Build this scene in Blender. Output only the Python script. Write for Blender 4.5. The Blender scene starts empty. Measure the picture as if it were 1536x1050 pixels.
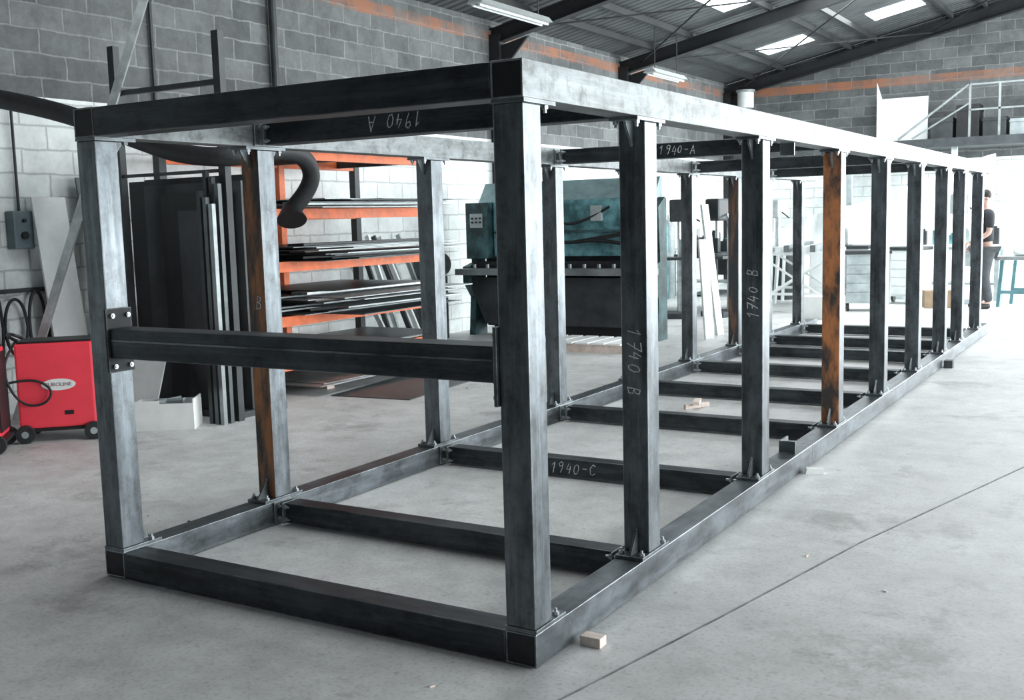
import bpy, bmesh, math, random
from mathutils import Vector, Matrix
random.seed(7)
COL=bpy.context.scene.collection
try: bpy.context.scene.view_settings.view_transform='Standard'
except Exception: pass

# ------------------------------------------------------------------ materials
def nt(m): 
    m.use_nodes=True
    return m.node_tree.nodes, m.node_tree.links
_mats={}
def M(name,col,rough=.55,metal=0.,var=.18,scale=6.,bump=0.,stretch=(1,1,1),col2=None,thr=(.35,.65),rvar=.1,emit=None,es=0,scr=None,scrcol=(.5,.54,.56),edge=0,spec=None,grime=.6):
    if name in _mats: return _mats[name]
    m=bpy.data.materials.new(name); N,L=nt(m); b=N['Principled BSDF']
    tc=N.new('ShaderNodeTexCoord'); mp=N.new('ShaderNodeMapping'); mp.inputs['Scale'].default_value=stretch
    L.new(tc.outputs['Object'],mp.inputs['Vector'])
    no=N.new('ShaderNodeTexNoise'); no.inputs['Scale'].default_value=scale; no.inputs['Detail'].default_value=8; no.inputs['Roughness'].default_value=.65
    L.new(mp.outputs[0],no.inputs['Vector'])
    r=N.new('ShaderNodeValToRGB'); r.color_ramp.elements[0].position=thr[0]; r.color_ramp.elements[1].position=thr[1]
    c1=[c*(1-var) for c in col]; c2=[min(1,c*(1+var)) for c in col] if col2 is None else col2
    r.color_ramp.elements[0].color=(*c1,1); r.color_ramp.elements[1].color=(*c2,1)
    L.new(no.outputs['Fac'],r.inputs[0]); out=r.outputs[0]
    mr=N.new('ShaderNodeMapRange'); mr.inputs['To Min'].default_value=max(.03,rough-rvar); mr.inputs['To Max'].default_value=min(1,rough+rvar)
    L.new(no.outputs['Fac'],mr.inputs['Value']); L.new(mr.outputs[0],b.inputs['Roughness'])
    if scr:
        mp2=N.new('ShaderNodeMapping'); mp2.inputs['Scale'].default_value=scr; L.new(tc.outputs['Object'],mp2.inputs['Vector'])
        n2=N.new('ShaderNodeTexNoise'); n2.inputs['Scale'].default_value=1; n2.inputs['Detail'].default_value=5; n2.inputs['Roughness'].default_value=.75; L.new(mp2.outputs[0],n2.inputs['Vector'])
        r2=N.new('ShaderNodeValToRGB'); r2.color_ramp.elements[0].position=.5; r2.color_ramp.elements[0].color=(0,0,0,1); r2.color_ramp.elements[1].position=.78; r2.color_ramp.elements[1].color=(.5,.5,.5,1); L.new(n2.outputs[0],r2.inputs[0])
        mx=N.new('ShaderNodeMixRGB'); L.new(r2.outputs[0],mx.inputs[0]); L.new(out,mx.inputs[1]); mx.inputs[2].default_value=(*scrcol,1); out=mx.outputs[0]
        n3=N.new('ShaderNodeTexNoise'); n3.inputs['Scale'].default_value=9; n3.inputs['Detail'].default_value=9; n3.inputs['Roughness'].default_value=.8; L.new(tc.outputs['Object'],n3.inputs['Vector'])
        r3=N.new('ShaderNodeValToRGB'); r3.color_ramp.elements[0].position=.36; r3.color_ramp.elements[0].color=(.45,.42,.40,1); r3.color_ramp.elements[1].position=.52; r3.color_ramp.elements[1].color=(1,1,1,1); L.new(n3.outputs[0],r3.inputs[0])
        mx=N.new('ShaderNodeMixRGB'); mx.blend_type='MULTIPLY'; mx.inputs[0].default_value=grime; L.new(out,mx.inputs[1]); L.new(r3.outputs[0],mx.inputs[2]); out=mx.outputs[0]
    if edge:
        bv=N.new('ShaderNodeBevel'); bv.samples=3; bv.inputs['Radius'].default_value=.006
        ge=N.new('ShaderNodeNewGeometry'); dp=N.new('ShaderNodeVectorMath'); dp.operation='DOT_PRODUCT'; L.new(bv.outputs[0],dp.inputs[0]); L.new(ge.outputs['True Normal'],dp.inputs[1])
        m3=N.new('ShaderNodeMapRange'); m3.inputs['From Min'].default_value=.97; m3.inputs['From Max'].default_value=.82; m3.inputs['To Max'].default_value=edge; L.new(dp.outputs['Value'],m3.inputs['Value'])
        mu=N.new('ShaderNodeMath'); mu.operation='MULTIPLY'; L.new(m3.outputs[0],mu.inputs[0]); 
        m4=N.new('ShaderNodeMapRange'); m4.inputs['From Min'].default_value=.35; m4.inputs['From Max'].default_value=.6; L.new(no.outputs['Fac'],m4.inputs['Value']); L.new(m4.outputs[0],mu.inputs[1])
        mx=N.new('ShaderNodeMixRGB'); L.new(mu.outputs[0],mx.inputs[0]); L.new(out,mx.inputs[1]); mx.inputs[2].default_value=(.66,.71,.73,1); out=mx.outputs[0]
    L.new(out,b.inputs['Base Color'])
    b.inputs['Metallic'].default_value=metal
    if spec is not None: b.inputs['Specular IOR Level'].default_value=spec
    if bump:
        bp=N.new('ShaderNodeBump'); bp.inputs['Strength'].default_value=bump; bp.inputs['Distance'].default_value=.01
        L.new(no.outputs['Fac'],bp.inputs['Height']); L.new(bp.outputs[0],b.inputs['Normal'])
    if emit:
        b.inputs['Emission Color'].default_value=(*emit,1); b.inputs['Emission Strength'].default_value=es
    _mats[name]=m; return m

steel=M('mill_scale_steel',(.135,.153,.167),.39,.8,.45,4.5,.04,(2.2,2.2,.7),rvar=.12,scr=(26,26,1.3),scrcol=(.34,.38,.40),edge=.9)
steel_beam=M('mill_scale_beam_steel',(.145,.165,.180),.39,.8,.45,4.5,.04,(2.2,.6,2.2),rvar=.12,scr=(26,1.3,26),scrcol=(.34,.38,.40),edge=.9)
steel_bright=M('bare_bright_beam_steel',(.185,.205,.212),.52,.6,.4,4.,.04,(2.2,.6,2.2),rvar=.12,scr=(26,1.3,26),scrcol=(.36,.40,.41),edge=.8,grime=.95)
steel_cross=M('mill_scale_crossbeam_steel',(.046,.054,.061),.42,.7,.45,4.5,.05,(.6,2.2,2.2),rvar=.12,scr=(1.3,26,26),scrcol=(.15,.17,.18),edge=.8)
capm=M('dark_end_cap_steel',(.02,.022,.025),.5,.4,.4,8)
rust_face=M('rust_patched_face',(.085,.075,.07),.7,.2,.3,1.,.1,(11,11,4),col2=(.56,.22,.085),thr=(.40,.60))
rust_dull=M('dull_rust_patched_face',(.12,.12,.12),.65,.3,.4,1.,.1,(13,13,3),col2=(.50,.22,.10),thr=(.42,.62))
rust_light=M('light_rust_streaks',(.11,.12,.13),.55,.5,.4,1.,.1,(14,14,2.2),col2=(.30,.15,.08),thr=(.48,.66))
plate=M('plate_steel',(.13,.15,.16),.42,.7,.35,9,edge=.8)
dplate=M('dark_plate_steel',(.03,.034,.037),.7,.3,.35,9,edge=.7)
boltm=M('dull_zinc_bolt',(.46,.50,.52),.4,.85,.2,30)
chalk=M('chalk',(.78,.84,.84),.9,0,.35,80)
darksheet=M('black_sheet_steel',(.014,.017,.019),.36,.35,.5,2.5,.03,(1,1,.5))
darksheet2=M('charcoal_sheet_steel',(.035,.04,.044),.36,.35,.5,2.5,.03,(1,1,.5))
sheet=M('grey_sheet_steel',(.26,.29,.30),.4,.6,.4,2.2)
sheet2=M('dark_grey_sheet_steel',(.10,.115,.12),.4,.6,.4,2.2)
orange=M('orange_paint',(.82,.17,.05),.5,0,.25,6)
red=M('red_enamel',(.90,.06,.09),.4,0,.06,5)
black=M('black_plastic',(.012,.013,.015),.45,0,.3,12)
rubber=M('black_rubber',(.02,.022,.024),.6,0,.3,20)
white=M('white_paint',(.80,.84,.84),.6,0,.06,5)
card=M('white_card',(.82,.84,.83),.8,0,.05,8)
greyp=M('grey_paint',(.34,.39,.40),.5,.1,.25,5)
railm=M('rail_grey_paint',(.20,.225,.23),.5,.2,.2,5)
dgrey=M('dark_grey_paint',(.040,.047,.051),.5,.2,.35,4)
teal=M('teal_paint',(.06,.22,.25),.5,.1,.5,3.2,col2=(.19,.44,.48),thr=(.38,.62))
tealdark=M('worn_dark_teal_paint',(.025,.055,.062),.55,.1,.5,4,col2=(.06,.14,.155),thr=(.4,.65))
tealpale=M('pale_teal_grey_paint',(.26,.38,.40),.55,.1,.25,4)
tealbox=M('blue_grey_box_paint',(.12,.17,.19),.5,.1,.2,6)
wood=M('pale_timber',(.70,.60,.54),.75,0,.15,14,.1,(1,6,1))
alu=M('galvanised_steel',(.50,.54,.55),.4,.7,.25,8)
rafter_m=M('rafter_steel',(.016,.018,.02),.6,.1,.3,4)
tarpm=M('white_tarpaulin_cloth',(.80,.84,.84),.6,0,.1,3,.15)
skin=M('skin',(.42,.27,.22),.6,0,.08,10)
hair=M('dark_hair',(.02,.016,.014),.7,0,.3,40)
shirt=M('black_shirt_cloth',(.018,.02,.026),.85,0,.3,12)
trous=M('grey_trouser_cloth',(.06,.068,.075),.85,0,.2,12)
shoe=M('black_leather',(.015,.015,.015),.5,0,.2,12)
lampm=M('lamp_tube',(.75,.8,.8),.4,0,.02,5)
lampw=M('lamp_reflector_grey',(.42,.45,.45),.5,0,.1,5)
skym=M('skylight_sheet',(.9,.95,.95),.4,0,.02,5,emit=(.85,.97,1),es=4)
cardb=M('brown_cardboard',(.30,.22,.15),.85,0,.15,6)

def floor_mat():
    m=bpy.data.materials.new('concrete_floor'); N,L=nt(m); b=N['Principled BSDF']
    tc=N.new('ShaderNodeTexCoord')
    def noise(s,d=6,ro=.6,off=0,dist=0):
        n=N.new('ShaderNodeTexNoise'); n.inputs['Scale'].default_value=s; n.inputs['Detail'].default_value=d; n.inputs['Roughness'].default_value=ro; n.inputs['Distortion'].default_value=dist
        mp=N.new('ShaderNodeMapping'); mp.inputs['Location'].default_value=(off,off*.7,0); L.new(tc.outputs['Object'],mp.inputs[0]); L.new(mp.outputs[0],n.inputs[0]); return n
    def ramp(src,p0,c0,p1,c1):
        r=N.new('ShaderNodeValToRGB'); e=r.color_ramp.elements; e[0].position=p0; e[0].color=(*c0,1); e[1].position=p1; e[1].color=(*c1,1); L.new(src,r.inputs[0]); return r.outputs[0]
    def mul(x,y,f=1):
        mx=N.new('ShaderNodeMixRGB'); mx.blend_type='MULTIPLY'; mx.inputs[0].default_value=f; L.new(x,mx.inputs[1]); L.new(y,mx.inputs[2]); return mx.outputs[0]
    a=noise(.5,9,.68,0,.2); c=noise(4,9,.75,3,.1); d=noise(60,3,.5,9); e=noise(1.3,10,.75,17,.2); g=noise(14,9,.8,31,.1)
    col=ramp(a.outputs[0],.33,(.56,.565,.56),.66,(.74,.75,.745))
    col=mul(col,ramp(c.outputs[0],.3,(.76,.76,.76),.6,(1.05,1.05,1.05)))
    col=mul(col,ramp(d.outputs[0],.28,(.78,.78,.78),.5,(1,1,1)))
    col=mul(col,ramp(e.outputs[0],.36,(.5,.5,.5),.45,(1,1,1)),.6)
    col=mul(col,ramp(g.outputs[0],.31,(.48,.47,.46),.43,(1,1,1)),.8)
    L.new(col,b.inputs['Base Color'])
    mr=N.new('ShaderNodeMapRange'); mr.inputs['To Min'].default_value=.34; mr.inputs['To Max'].default_value=.66; L.new(c.outputs[0],mr.inputs[0]); L.new(mr.outputs[0],b.inputs['Roughness'])
    bp=N.new('ShaderNodeBump'); bp.inputs['Strength'].default_value=.08; bp.inputs['Distance'].default_value=.01; L.new(c.outputs[0],bp.inputs['Height']); L.new(bp.outputs[0],b.inputs['Normal'])
    return m
def block_mat(name,axis,paint_z,band=(3.95,4.10),paintcol=(.78,.83,.83),bandamt=1.,bandlo=.35):
    m=bpy.data.materials.new(name); N,L=nt(m); b=N['Principled BSDF']
    tc=N.new('ShaderNodeTexCoord'); sp=N.new('ShaderNodeSeparateXYZ'); L.new(tc.outputs['Object'],sp.inputs[0])
    cb=N.new('ShaderNodeCombineXYZ'); L.new(sp.outputs[axis],cb.inputs[0]); L.new(sp.outputs[2],cb.inputs[1])
    nd=N.new('ShaderNodeTexNoise'); nd.inputs['Scale'].default_value=6; nd.inputs['Detail'].default_value=4; L.new(tc.outputs['Object'],nd.inputs[0])
    ad=N.new('ShaderNodeVectorMath'); ad.operation='MULTIPLY_ADD'; L.new(nd.outputs['Color'],ad.inputs[0]); ad.inputs[1].default_value=(.04,.04,0); L.new(cb.outputs[0],ad.inputs[2])
    br=N.new('ShaderNodeTexBrick'); br.inputs['Scale'].default_value=1; br.inputs['Brick Width'].default_value=.5; br.inputs['Row Height'].default_value=.2
    br.inputs['Mortar Size'].default_value=.013; br.inputs['Mortar Smooth'].default_value=.8; br.inputs['Bias'].default_value=0
    br.inputs['Color1'].default_value=(.085,.092,.096,1); br.inputs['Color2'].default_value=(.155,.165,.168,1); br.inputs['Mortar'].default_value=(.22,.235,.235,1)
    L.new(ad.outputs[0],br.inputs['Vector'])
    n=N.new('ShaderNodeTexNoise'); n.inputs['Scale'].default_value=2.5; n.inputs['Detail'].default_value=10; n.inputs['Roughness'].default_value=.8; L.new(tc.outputs['Object'],n.inputs[0])
    r=N.new('ShaderNodeValToRGB'); r.color_ramp.elements[0].position=.3; r.color_ramp.elements[0].color=(.5,.5,.5,1); r.color_ramp.elements[1].position=.7; r.color_ramp.elements[1].color=(1.4,1.4,1.4,1); L.new(n.outputs[0],r.inputs[0])
    mu=N.new('ShaderNodeMixRGB'); mu.blend_type='MULTIPLY'; mu.inputs[0].default_value=1; L.new(br.outputs[0],mu.inputs[1]); L.new(r.outputs[0],mu.inputs[2])
    def zmask(lo,hi):
        g=N.new('ShaderNodeMath'); g.operation='GREATER_THAN'; L.new(sp.outputs[2],g.inputs[0]); g.inputs[1].default_value=lo
        l=N.new('ShaderNodeMath'); l.operation='LESS_THAN'; L.new(sp.outputs[2],l.inputs[0]); l.inputs[1].default_value=hi
        k=N.new('ShaderNodeMath'); k.operation='MULTIPLY'; L.new(g.outputs[0],k.inputs[0]); L.new(l.outputs[0],k.inputs[1]); return k
    pc=N.new('ShaderNodeMixRGB'); L.new(br.outputs['Fac'],pc.inputs[0]); pc.inputs[1].default_value=(*paintcol,1); pc.inputs[2].default_value=tuple(c*.68 for c in paintcol)+(1,)
    pm=N.new('ShaderNodeMixRGB'); pm.blend_type='MULTIPLY'; pm.inputs[0].default_value=.5; L.new(pc.outputs[0],pm.inputs[1]); L.new(r.outputs[0],pm.inputs[2])
    k=zmask(-1,paint_z); m1=N.new('ShaderNodeMixRGB'); L.new(k.outputs[0],m1.inputs[0]); L.new(mu.outputs[0],m1.inputs[1]); L.new(pm.outputs[0],m1.inputs[2])
    k2=zmask(*band); kk=N.new('ShaderNodeMath'); kk.operation='MULTIPLY'; L.new(k2.outputs[0],kk.inputs[0])
    nb=N.new('ShaderNodeTexNoise'); nb.inputs['Scale'].default_value=1.3; nb.inputs['Detail'].default_value=9; nb.inputs['Roughness'].default_value=.75; L.new(tc.outputs['Object'],nb.inputs[0])
    rr=N.new('ShaderNodeMapRange'); rr.inputs['From Min'].default_value=.42; rr.inputs['From Max'].default_value=.56; L.new(nb.outputs[0],rr.inputs[0]); rr.inputs['To Min'].default_value=bandlo*bandamt; rr.inputs['To Max'].default_value=bandamt; L.new(rr.outputs[0],kk.inputs[1])
    m2=N.new('ShaderNodeMixRGB'); L.new(kk.outputs[0],m2.inputs[0]); L.new(m1.outputs[0],m2.inputs[1]); m2.inputs[2].default_value=(.31,.13,.07,1)
    L.new(m2.outputs[0],b.inputs['Base Color']); b.inputs['Roughness'].default_value=.85
    bp=N.new('ShaderNodeBump'); bp.inputs['Strength'].default_value=.5; bp.inputs['Distance'].default_value=.01; bp.invert=True; L.new(br.outputs['Fac'],bp.inputs['Height']); L.new(bp.outputs[0],b.inputs['Normal'])
    return m
def roof_mat():
    m=M('roof_sheet',(.075,.083,.087),.7,0,.3,2); N,L=m.node_tree.nodes,m.node_tree.links; b=N['Principled BSDF']
    tc=N.new('ShaderNodeTexCoord'); wv=N.new('ShaderNodeTexWave'); wv.bands_direction='Y'; wv.inputs['Scale'].default_value=1.8; L.new(tc.outputs['Object'],wv.inputs['Vector'])
    bp=N.new('ShaderNodeBump'); bp.inputs['Strength'].default_value=.9; bp.inputs['Distance'].default_value=.04; L.new(wv.outputs['Fac'],bp.inputs['Height']); L.new(bp.outputs[0],b.inputs['Normal'])
    return m

# ------------------------------------------------------------------ geometry helpers
class B:
    def __init__(s): s.b=bmesh.new()
    def box(s,x0,x1,y0,y1,z0,z1,rot=None,bev=0):
        c=Vector(((x0+x1)/2,(y0+y1)/2,(z0+z1)/2))
        g=bmesh.ops.create_cube(s.b,size=1)['verts']
        mt=Matrix.Translation(c)@(rot if rot else Matrix())@Matrix.Diagonal((x1-x0,y1-y0,z1-z0,1))
        bmesh.ops.transform(s.b,matrix=mt,verts=g)
        if bev:
            es=list({e for v in g for e in v.link_edges}); bmesh.ops.bevel(s.b,geom=es,offset=bev,segments=2,affect='EDGES',profile=.6)
        return s
    def rod(s,p0,p1,r,seg=12,r2=None,cap=True):
        p0=Vector(p0);p1=Vector(p1);d=p1-p0
        g=bmesh.ops.create_cone(s.b,cap_ends=cap,segments=seg,radius1=r,radius2=r if r2 is None else r2,depth=d.length)['verts']
        q=Vector((0,0,1)).rotation_difference(d.normalized()).to_matrix().to_4x4()
        bmesh.ops.transform(s.b,matrix=Matrix.Translation((p0+p1)/2)@q,verts=g); return s
    def bar(s,p0,p1,w,h):
        p0=Vector(p0);p1=Vector(p1);d=p1-p0
        g=bmesh.ops.create_cube(s.b,size=1)['verts']
        zq=d.normalized(); xa=Vector((0,0,1)).cross(zq)
        if xa.length<1e-3: xa=Vector((1,0,0))
        xa.normalize(); ya=zq.cross(xa)
        r=Matrix((xa,ya,zq)).transposed().to_4x4()
        bmesh.ops.transform(s.b,matrix=Matrix.Translation((p0+p1)/2)@r@Matrix.Diagonal((w,h,d.length,1)),verts=g); return s
    def prism(s,pts,ext):
        ext=Vector(ext); v1=[s.b.verts.new(Vector(p)) for p in pts]; v2=[s.b.verts.new(Vector(p)+ext) for p in pts]
        n=len(pts); s.b.faces.new(v1[::-1]); s.b.faces.new(v2)
        for i in range(n): s.b.faces.new((v1[i],v1[(i+1)%n],v2[(i+1)%n],v2[i]))
        return s
    def tube(s,x0,x1,y0,y1,z0,z1,t=.006):
        def ring(y,o): return [s.b.verts.new((x,y,z)) for x,z in ((x0+o,z0+o),(x1-o,z0+o),(x1-o,z1-o),(x0+o,z1-o))]
        a=ring(y0,0);b_=ring(y1,0);c=ring(y0,t);d=ring(y1,t)
        for i in range(4):
            j=(i+1)%4
            s.b.faces.new((a[i],a[j],b_[j],b_[i])); s.b.faces.new((c[j],c[i],d[i],d[j]))
            s.b.faces.new((a[j],a[i],c[i],c[j])); s.b.faces.new((b_[i],b_[j],d[j],d[i]))
        return s
    def mesh(s,name):
        bmesh.ops.recalc_face_normals(s.b,faces=s.b.faces)
        me=bpy.data.meshes.new(name); s.b.to_mesh(me); s.b.free(); return me
def smooth(me,ang=35):
    for p in me.polygons: p.use_smooth=True
    try: me.set_sharp_from_angle(angle=math.radians(ang))
    except Exception: pass
def part(par,name,b,mat,label=None,bev=0,sm=False,loc=(0,0,0),rot=(0,0,0)):
    me=b.mesh(name) if isinstance(b,B) else b
    if mat and not me.materials: me.materials.append(mat)
    o=bpy.data.objects.new(name,me); COL.objects.link(o); o.parent=par; o.location=loc; o.rotation_euler=rot
    if sm: smooth(me)
    if bev:
        md=o.modifiers.new('bev','BEVEL'); md.width=bev; md.segments=2; md.limit_method='ANGLE'
    if label: o['label']=label
    return o
def thing(name,label,cat,loc=(0,0,0),rz=0,group=None,mesh=None,mat=None,sm=False,bev=0):
    if mesh is not None:
        me=mesh.mesh(name) if isinstance(mesh,B) else mesh
        o=bpy.data.objects.new(name,me)
        if mat: me.materials.append(mat)
        if sm: smooth(me)
    else:
        o=bpy.data.objects.new(name,None); o.empty_display_size=.1
    COL.objects.link(o); o.location=loc; o.rotation_euler=(0,0,rz)
    o['label']=label; o['category']=cat
    if group: o['group']=group
    if bev and mesh is not None:
        md=o.modifiers.new('bev','BEVEL'); md.width=bev; md.segments=2; md.limit_method='ANGLE'
    return o
def struct(name,b,mat):
    me=b.mesh(name); me.materials.append(mat); o=bpy.data.objects.new(name,me); COL.objects.link(o); o['kind']='structure'; return o
def curve(par,name,pts,r,mat,smoothc=True,cyc=False,res=4):
    cu=bpy.data.curves.new(name,'CURVE'); cu.dimensions='3D'; cu.bevel_depth=r; cu.bevel_resolution=res; cu.use_fill_caps=True
    if smoothc:
        s=cu.splines.new('NURBS'); s.points.add(len(pts)-1); s.order_u=3; s.use_endpoint_u=True
    else:
        s=cu.splines.new('POLY'); s.points.add(len(pts)-1)
    for q,p in zip(s.points,pts): q.co=(*p,1)
    s.use_cyclic_u=cyc
    cu.materials.append(mat)
    tmp=bpy.data.objects.new(name,cu); COL.objects.link(tmp)
    dg=bpy.context.evaluated_depsgraph_get(); me=bpy.data.meshes.new_from_object(tmp.evaluated_get(dg)); bpy.data.objects.remove(tmp)
    o=bpy.data.objects.new(name,me); COL.objects.link(o); o.parent=par; smooth(me)
    return o
def text_mesh(t,size,ext=.0006):
    tx=bpy.data.curves.new('lettering','FONT'); tx.body=t; tx.size=size; tx.extrude=ext; tx.align_x='CENTER'; tx.align_y='CENTER'
    tmp=bpy.data.objects.new('t',tx); COL.objects.link(tmp); dg=bpy.context.evaluated_depsgraph_get(); me=bpy.data.meshes.new_from_object(tmp.evaluated_get(dg)); bpy.data.objects.remove(tmp); me.materials.clear(); return me
def copy_thing(src,loc,rz=None,label=None):
    n=src.copy(); COL.objects.link(n); n.location=loc
    if rz is not None: n.rotation_euler=(0,0,rz)
    if label: n['label']=label
    def rec(a,bb):
        for c in a.children:
            k=c.copy(); COL.objects.link(k); k.parent=bb; rec(c,k)
    rec(src,n); return n

G={'1':[[(.1,.75),(.35,1),(.25,0)]],
'7':[[(.05,.95),(.6,1),(.2,0)],[(.12,.5),(.5,.55)]],
'4':[[(.3,1),(.05,.4),(.55,.42)],[(.48,.75),(.38,0)]],
'0':[[(.35,.9),(.15,.75),(.08,.35),(.2,.05),(.42,.12),(.55,.5),(.48,.82),(.35,.9)]],
'9':[[(.5,.85),(.3,1),(.1,.8),(.2,.55),(.45,.65),(.52,.9),(.45,.4),(.3,0)]],
'B':[[(.12,0),(.18,1),(.5,.9),(.45,.6),(.18,.52),(.52,.4),(.5,.08),(.12,0)]],
'C':[[(.6,.85),(.35,1),(.08,.6),(.15,.1),(.4,0),(.62,.15)]],
'A':[[(.05,0),(.35,1),(.6,0)],[(.15,.38),(.55,.38)]],
'-':[[(.1,.5),(.5,.5)]],' ':[]}
def chalk_text(par,txt,o,rt,up,size,th=.0021):
    o=Vector(o);rt=Vector(rt);up=Vector(up)
    bmx=B(); adv=.0; W=len(txt)*.78*size
    nrm=rt.cross(up); rs=random.Random(len(txt)+int(size*1000))
    for ch in txt:
        jx,jy,js=rs.uniform(-.05,.05),rs.uniform(-.12,.12),rs.uniform(.88,1.1)
        for st in G[ch]:
            P=[o+rt*((adv+jx+(x+(y-.5)*.12)*js)*size-W/2)+up*(((y-.5)*js+jy)*size) for x,y in st]
            for a,b_ in zip(P,P[1:]):
                d=(b_-a).normalized()*th*.5; sd=nrm.cross(b_-a).normalized()*th*rs.uniform(.6,1.1)
                bmx.prism([a-d-sd,b_+d-sd,b_+d+sd,a-d+sd],nrm*.001)
        adv+=.78
    return part(par,'chalk_marking',bmx,chalk,label='white chalk handwriting '+txt.strip())

# ------------------------------------------------------------------ room
XW=-6.4; YF=19.8; XR=9.0; YN=-7.0
struct('floor',B().box(XW-.2,XR+.2,YN-.2,YF+.2,-.2,0),floor_mat())
SL=.21; EZ=4.25
def rz_(x): return EZ+SL*(x-XW) if x<2 else EZ+SL*(2-XW)-SL*(x-2)
struct('wall_left',B().box(XW-.2,XW,YN,YF,0,4.3),block_mat('left_block_wall',1,2.62,bandamt=.85,bandlo=.1))
struct('wall_far',B().prism([(XW,YF,0),(XR,YF,0),(XR,YF,rz_(XR)),(2,YF,rz_(2)),(XW,YF,rz_(XW))],(0,.2,0)),block_mat('far_block_wall',0,2.45,paintcol=(.85,.9,.9),band=(3.93,4.10)))
struct('wall_near',B().prism([(XW,YN-.2,0),(XR,YN-.2,0),(XR,YN-.2,rz_(XR)),(2,YN-.2,rz_(2)),(XW,YN-.2,rz_(XW))],(0,.2,0)),M('near_wall_grey',(.09,.10,.105),.9,0,.2,2))
b=B(); b.box(XR,XR+.2,YN,-1,0,4.3); b.box(XR,XR+.2,18,YF,0,4.3); b.box(XR,XR+.2,-1,18,3.9,4.3)
struct('wall_right',b,M('right_wall',(.30,.33,.33),.9,0,.15,2))
b=B(); b.prism([(XW-.2,YN,EZ-.04),(2,YN,rz_(2)),(2,YN,rz_(2)+.12),(XW-.2,YN,EZ+.1)],(0,YF-YN,0))
b.prism([(2,YN,rz_(2)),(XR+.2,YN,rz_(XR)),(XR+.2,YN,rz_(XR)+.12),(2,YN,rz_(2)+.12)],(0,YF-YN,0))
struct('ceiling',b,roof_mat())
def sky(i,x0,x1,y0,y1):
    b=B(); b.prism([(x0,y0,rz_(x0)-.015),(x1,y0,rz_(x1)-.015),(x1,y0,rz_(x1)-.004),(x0,y0,rz_(x0)-.004)],(0,y1-y0,0))
    struct('window_%d'%i,b,skym)
k=1
for y in (12.6,17.3):
    for x in ((-4.95,-2.95,-.95,1.0) if y>15 else (-4.35,-2.3,-.3)):
        sky(k,x,x+.88,y,y+(.8 if y>15 else 1.3)); k+=1
def ibeam(b,P0,P1,h,w,t=.014):
    P0=Vector(P0);P1=Vector(P1)
    b.bar(P0+Vector((0,0,h/2-t/2)),P1+Vector((0,0,h/2-t/2)),w,t); b.bar(P0-Vector((0,0,h/2-t/2)),P1-Vector((0,0,h/2-t/2)),w,t)
    b.bar(P0,P1,t,h-2*t)
k=1
for y in (10.2,14.4,19.62):
    b=B(); ibeam(b,(XW+.01,y,rz_(XW)-.23),(2,y,rz_(2)-.23),.22,.14); ibeam(b,(2,y,rz_(2)-.23),(XR,y,rz_(XR)-.23),.22,.14)
    b.box(XW+.005,XW+.17,y-.08,y+.08,0,rz_(XW)-.2)
    b.prism([(XW+.17,y-.02,3.55),(XW+.6,y-.02,3.99),(XW+.17,y-.02,3.9)],(0,.04,0))
    struct('trim_%d'%k,b,rafter_m); k+=1
for i,x in enumerate((-5.75,-5.1,-3.75,-3.25,-1.85,-1.25,.0,.65,1.95,3.0,4.5,6.0)):
    b=B(); b.box(x-.03,x+.03,YN+.1,YF-.02,rz_(x)-.12,rz_(x)-.03)
    struct('trim_%d'%k,b,M('purlin_steel',(.025,.028,.03),.6,.1,.2,4)); k+=1
b=B()
for (a,c) in (((XW+.4,10.2,4.1),(-2.2,14.4,4.85)),((-2.2,10.2,4.85),(XW+.4,14.4,4.1)),((XW+.4,14.4,4.1),(-2.2,19.5,4.85)),((-2.2,14.4,4.85),(XW+.4,19.5,4.1)),((-2.2,14.4,4.85),(1.9,19.5,5.7)),((1.9,14.4,5.7),(-2.2,19.5,4.85))):
    b.rod(a,c,.014,6)
struct('trim_%d'%k,b,rafter_m); k+=1
pts=[(-.02,-.98),(.19,-.10),(.38,.75),(.62,1.9),(1.11,3.77),(1.75,6.0),(3.4,11.5),(5.6,19)]
b2=B()
for i in range(len(pts)-1):
    b2.bar((*pts[i],.0008),(*pts[i+1],.0008),.009,.001)
struct('trim_%d'%k,b2,M('joint_filler',(.22,.23,.23),.9,0,.5,8)); k+=1

# ------------------------------------------------------------------ steel frame
W=2.158; H=2.0; S=.12; LEN=10.95
YS=[.06,1.0,2.46,4.02,5.35,6.68,7.98,9.02,10.30]
fr=thing('steel_framework','long box-section framework of dark mill-scale steel on the floor','steel frame')
SP=3.34
for x0,x1 in ((-S,0),(-W,-W+S)):
    for z0,z1 in ((0.004,S),(H-S,H)):
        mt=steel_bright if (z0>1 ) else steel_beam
        for y0,y1 in ((0,SP-.002),(SP+.002,LEN)):
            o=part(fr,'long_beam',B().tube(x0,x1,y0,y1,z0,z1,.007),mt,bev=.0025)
            yc=.003 if y0==0 else LEN-.008
            part(o,'end_cap',B().box(x0+.0075,x1-.0075,yc,yc+.005,z0+.0075,z1-.0075),capm)
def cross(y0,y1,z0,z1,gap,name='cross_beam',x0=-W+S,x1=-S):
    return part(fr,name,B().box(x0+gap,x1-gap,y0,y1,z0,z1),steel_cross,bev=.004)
def bolt(b,p,d,r=.011,l=.012):
    p=Vector(p);d=Vector(d); b.rod(p,p+d*l,r,6)
far_bolts=B()
cross(.001,.119,.006,.118,.002); cross(.001,.119,H-.118,H-.002,.002)
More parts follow.
